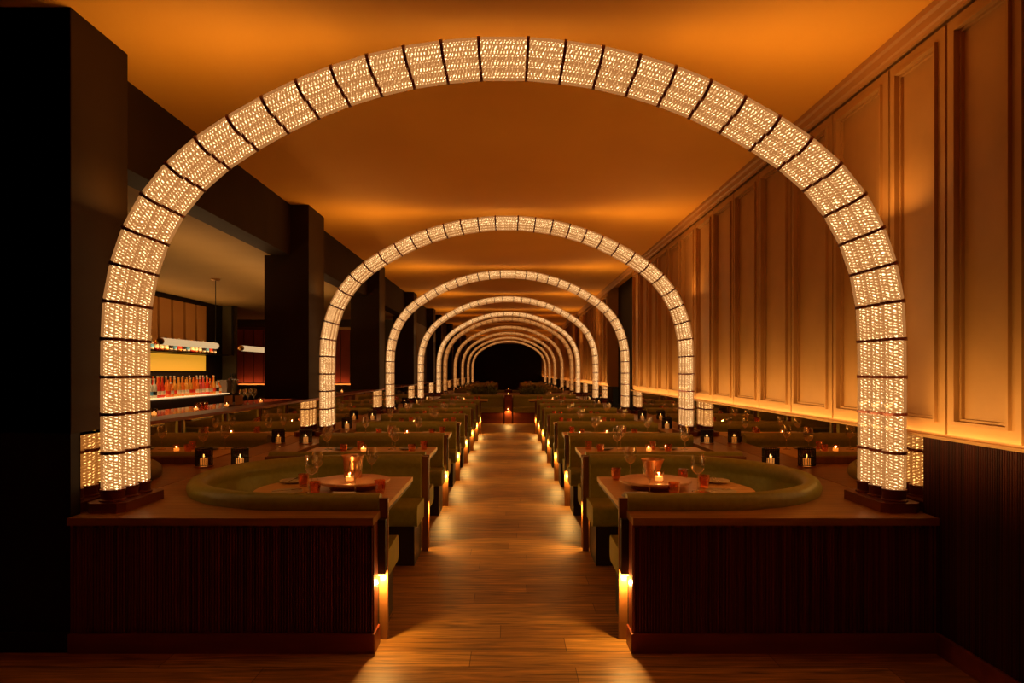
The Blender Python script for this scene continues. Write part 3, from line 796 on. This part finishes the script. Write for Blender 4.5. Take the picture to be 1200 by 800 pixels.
def bottle_mesh(kind):
    if kind == 0: pr = [(0, 0), (.036, 0), (.038, .006), (.038, .18), (.030, .205), (.014, .225), (.013, .29), (.015, .292), (.015, .31), (0, .312)]
    elif kind == 1: pr = [(0, 0), (.046, 0), (.048, .01), (.048, .12), (.040, .15), (.016, .17), (.014, .215), (.019, .218), (.019, .24), (0, .242)]
    elif kind == 2: pr = [(0, 0), (.030, 0), (.034, .03), (.036, .16), (.02, .22), (.012, .26), (.012, .32), (.014, .33), (.014, .345), (0, .347)]
    else: pr = [(0, 0), (.040, 0), (.042, .005), (.042, .10), (.020, .12), (.018, .15), (.022, .152), (.022, .165), (0, .167)]
    return pr
def make_bottle(kind, body, label_m, cap_m):
    b = bmesh.new(); lathe(b, bottle_mesh(kind), 14, cap=False)
    o = link('spirit_bottle', b, MT[body])
    rr = {0: .0388, 1: .0488, 2: .0362, 3: .0428}[kind]
    b = bmesh.new(); lathe(b, [(rr, .045), (rr+.0006, .046), (rr+.0006, .105), (rr, .106)], 14, cap=False); link('paper_label', b, MT[label_m], o)
    z = {0: .292, 1: .218, 2: .33, 3: .152}[kind]; r2 = {0: .0158, 1: .0198, 2: .0148, 3: .0228}[kind]
    b = bmesh.new(); lathe(b, [(r2, z), (r2, z+.022), (0, z+.0225)], 12, cap=False); link('stopper', b, MT[cap_m], o)
    o['category'] = 'bottle'; return o
cols = [('b_clear', 'b_black', 'b_cream', 'clear', 'black'), ('b_red', 'b_cream', 'b_amber', 'red', 'cream'), ('b_orange', 'b_cream', 'b_clear', 'orange', 'cream'), ('b_amber', 'b_red', 'b_cream', 'amber', 'red'), ('b_pink', 'b_cream', 'b_cream', 'pink', 'cream'), ('b_clear', 'b_blue', 'b_cream', 'clear', 'blue'), ('b_orange', 'b_red', 'b_black', 'orange', 'red'), ('b_amber', 'b_cream', 'b_black', 'amber', 'cream')]
kn = ['straight', 'squat', 'slender', 'short']
protos = {}
rnd = random.Random(3)
names_pos = ['leftmost', 'second', 'third', 'fourth', 'fifth', 'sixth', 'seventh', 'eighth', 'ninth', 'tenth', 'eleventh', 'twelfth', 'thirteenth', 'fourteenth', 'fifteenth', 'sixteenth', 'seventeenth', 'eighteenth', 'nineteenth', 'twentieth', 'twenty-first', 'twenty-second', 'twenty-third', 'twenty-fourth']
def place_bottle(ci, kd, loc, where, group):
    key = (ci, kd)
    body, lb, cp, cn, ln = cols[ci]
    label = '%s %s bottle with %s label, %s' % (kn[kd], cn, ln, where)
    if key in protos: o = dup(protos[key], loc, 0, label, group)
    else:
        o = make_bottle(kd, body, lb, cp); o.location = loc; o['label'] = label; o['group'] = group; protos[key] = o
front_c = [5, 0, 1, 1, 6, 2, 3, 7, 2, 7, 3, 6, 2, 4, 4, 1, 2, 3, 0, 2]
for q in range(20):
    y = 10.55+.132*q
    place_bottle(front_c[q], rnd.choice([0, 1, 2]), (-5.66+rnd.uniform(-.015, .015), y, 1.0905), '%s in the front row on the lit back-bar counter' % names_pos[q], 'bottles on the back-bar counter')
for q in range(19):
    y = 10.62+.138*q
    place_bottle(rnd.choice([1, 2, 6, 3, 7, 2]), rnd.choice([0, 2]), (-5.80, y, 1.0905), '%s in the second row on the lit back-bar counter' % names_pos[q], 'bottles on the back-bar counter')
for q in range(18):
    y = 10.7+.14*q
    place_bottle(rnd.choice([1, 2, 3, 4]), rnd.choice([0, 2]), (-5.92, y, 1.0905), '%s in the rear row on the lit back-bar counter' % names_pos[q], 'bottles on the back-bar counter')
for q in range(16):
    y = 10.9+.155*q
    place_bottle([5, 1, 2, 7, 0, 5, 3, 0][q % 8], 3 if q % 3 else 1, (-5.84, y, 1.866), '%s on the upper back-bar shelf' % names_pos[q], 'bottles on the upper back-bar shelf')
# box at the end of the bottles, beer font
bm = bmesh.new(); box(bm, -.10, .10, -.11, .11, 0, .26, bev=.01); box(bm, .101, .108, -.08, .08, .08, .22)
tag(link('till_screen', bm, MT['grey'], smooth=False), 'grey metal case right of the bottles on the back bar', 'till', loc=(-5.72, 13.42, 1.0865))
t = thing('drinks_tap', 'dark multi-spout drinks tap at the right end of the back bar', 'tap', (-5.70, 13.75, 1.0855))
bm = bmesh.new(); lathe(bm, [(.06, 0), (.06, .01), (.03, .02), (.025, .30), (.03, .32), (0, .33)], 16); tube(bm, (0, -.14, .28), (0, .14, .28), .022, 10); link('column', bm, MT['steel'], t)
for q in (-.10, 0, .10):
    bm = bmesh.new(); tube(bm, (.02, q, .28), (.09, q, .26), .009, 8); tube(bm, (.09, q, .265), (.09, q, .20), .008, 8); link('spout', bm, MT['steel'], t)
    bm = bmesh.new(); lathe(bm, [(.006, .30), (.012, .32), (.014, .38), (.006, .40), (0, .402)], 10, (.02, q, 0)); link('tap_handle', bm, MT['black'], t)
# candles, caddy and glasses on the bar counter
for q, (x, y) in enumerate(((-3.89, 7.35), (-3.89, 8.33), (-3.89, 9.24), (-3.89, 10.5), (-3.89, 14.4), (-3.89, 15.6))):
    put('vo', (x, y, 1.031), 'lit votive candle on the bar counter, %s from the left' % ORD(q), 'votive candles on the bar counter')
t = thing('bar_caddy', 'slatted wooden caddy on the bar counter right of the third candle', 'caddy', (-3.95, 9.62, 1.031))
link('tray', newbox(-.08, .08, -.13, .13, 0, .015), MT['panel_end'], t, smooth=False)
for q in range(7):
    for sx in (-1, 1):
        link('slat', newbox(sx*.081, sx*.069, -.13+.038*q, -.13+.038*q+.028, .015, .14), MT['orange_panel'], t, smooth=False)
for q in range(5):
    put('wgs', (-3.93-.05*(q % 2), 9.88+.11*q, 1.031), 'clear stemmed glass on the bar counter, %s beyond the caddy' % ORD(q), 'glasses on the bar counter')
for q in range(3):
    put('tu', (-3.95, 8.50+.11*q, 1.031), 'tumbler beside the second candle on the bar counter, %s from the left' % ORD(q), 'tumblers on the bar counter')

# pendant tubes
def pendant(y0, label):
    t = thing('tube_pendant', label, 'lamp', (-4.35, y0, 1.90), 0, 'tube pendants over the bar')
    bm = bmesh.new(); n = 22; Ln = 1.62
    prof = []
    for i in range(41):
        y = Ln*i/40; prof.append((.043+(.004 if i % 2 else 0), y))
    lathe(bm, prof, n, cap=False)
    bmesh.ops.rotate(bm, verts=bm.verts, cent=(0, 0, 0), matrix=Matrix.Rotation(-PI/2, 3, 'X'))
    link('ribbed_tube', bm, MT['tubeglass'], t, angle=20)
    for yy in (0, Ln-.02):
        bm = bmesh.new(); lathe(bm, [(.020, -.012), (.030, -.010), (.045, -.004), (.045, .02), (0, .02)], 22, cap=True)
        bmesh.ops.rotate(bm, verts=bm.verts, cent=(0, 0, 0), matrix=Matrix.Rotation(-PI/2, 3, 'X'))
        for v in bm.verts: v.co.y += yy
        link('end_cap', bm, MT['brass'], t)
    bm = bmesh.new(); tube(bm, (0, Ln-.04, .042), (0, Ln-.04, .99), .006, 8); link('rod', bm, MT['black'], t)
    bm = bmesh.new(); lathe(bm, [(.065, .999), (.065, .985), (.05, .975), (0, .974)], 22, (0, Ln-.04, 0), cap=False); link('ceiling_rose', bm, MT['brass'], t)
    return t
pendant(8.35, 'white ribbed tube pendant over the bar, left of the dark pillar')
pendant(10.87, 'white ribbed tube pendant half hidden behind the second dark pillar')

# ------------------------------------------------------------------ lights
def area(name, loc, rot, sx, sy, e, col=(1, .5, .16), spread=180):
    d = bpy.data.lights.new(name, 'AREA'); d.shape = 'RECTANGLE'; d.size = sx; d.size_y = sy; d.energy = e; d.color = col; d.spread = math.radians(spread)
    o = bpy.data.objects.new(name, d); COL.objects.link(o); o.location = loc; o.rotation_euler = rot
    return o
# LED strip in the lip at the bottom of the gold panels (shines up the wall)
area('panel_strip_near', (W-.022, 4.75, 1.1685), (PI, 0, 0), .022, 15.4, 16, (1, .56, .18))
area('panel_strip_far', (W-.022, 18.9, 1.1685), (PI, 0, 0), .022, 6.3, 6.5, (1, .56, .18))
# added area lights, free-standing without fixtures, to brighten the gold panels
area('panel_fill', (1.93, 5.1, 1.22), (0, math.radians(-105), 0), .04, 14.6, 37, (1, .55, .17), 130)
area('panel_fill', (1.93, 18.9, 1.22), (0, math.radians(-105), 0), .04, 6.2, 16, (1, .55, .17), 130)
# upward fill lights added at the arch shoulders to brighten the ceiling, no fixture
for ay in ARCHY:
    for i in (7, 9, 11, 13, 23, 25, 27, 29):
        a, b = cen[i], cen[i+1]; m_ = (a+b)/2; d = (b-a).normalized(); nn = Vector((-d.z, 0, d.x))
        q = m_+nn*.07; e = {7: 2.8, 9: 2.2, 11: .8, 13: .25}[i if i < 18 else 36-i]
        area('ceiling_fill', (q.x, ay+.137, q.z), (0, PI, 0), .18, .30, e, (1, .50, .14))
# bar area lights without fixtures
area('bottle_fill', (-5.62, 11.2, 1.835), (0, math.radians(-12), 0), .06, 4.2, 16, (1, .62, .30))  # fill light added to brighten the bottles
area('cabinet_fill', (-5.75, 11.2, 1.88), (PI, math.radians(10), 0), .05, 4.2, 14, (1, .55, .2))  # fill light added to lift the orange panels
area('red_uplight', (-5.7, 17.66, 1.17), (PI-.25, 0, 0), 3.0, .04, 3, (1, .35, .12))
area('bar_ceiling_fill', (-3.4, 9.0, 2.2), (PI, 0, 0), .3, 6, 18, (1, .55, .22))  # no cove here: added light in mid-air to brighten the bar ceiling
for s in (-1, 1):
    for cx, cy, cz, en in ((1.035, 4.455, .063, 1.6), (1.42, (P[1]+P[2])/2+.01, 0, 1.0), (1.25, (P[2]+P[3])/2-.04, 0, 1.0), (1.42, (P[3]+P[4])/2+.01, 0, 1.0)):
        ld = bpy.data.lights.new('candle_light', 'POINT'); ld.energy = en; ld.color = (1, .5, .18); ld.shadow_soft_size = .007
        lo = bpy.data.objects.new('candle_light', ld); COL.objects.link(lo); lo.location = (s*cx, cy, TZ+cz+.048)

# ------------------------------------------------------------------ world, camera
w = bpy.data.worlds.new('World'); S.world = w; w.use_nodes = True
w.node_tree.nodes['Background'].inputs[0].default_value = (.006, .003, .001, 1); w.node_tree.nodes['Background'].inputs[1].default_value = 1
cd = bpy.data.cameras.new('Camera'); cam = bpy.data.objects.new('Camera', cd); COL.objects.link(cam)
cam.location = (.034, 0, H); cam.rotation_euler = (PI/2, 0, 0)
cd.sensor_width = 36; cd.lens = 780/1200*36; cd.shift_x = 3/1200; cd.shift_y = 35/1200; cd.clip_start = .05; cd.clip_end = 100
S.camera = cam
S.view_settings.view_transform = 'Standard'; S.view_settings.look = 'None'; S.view_settings.exposure = 0; S.view_settings.gamma = 1
S.view_settings.use_curve_mapping = False
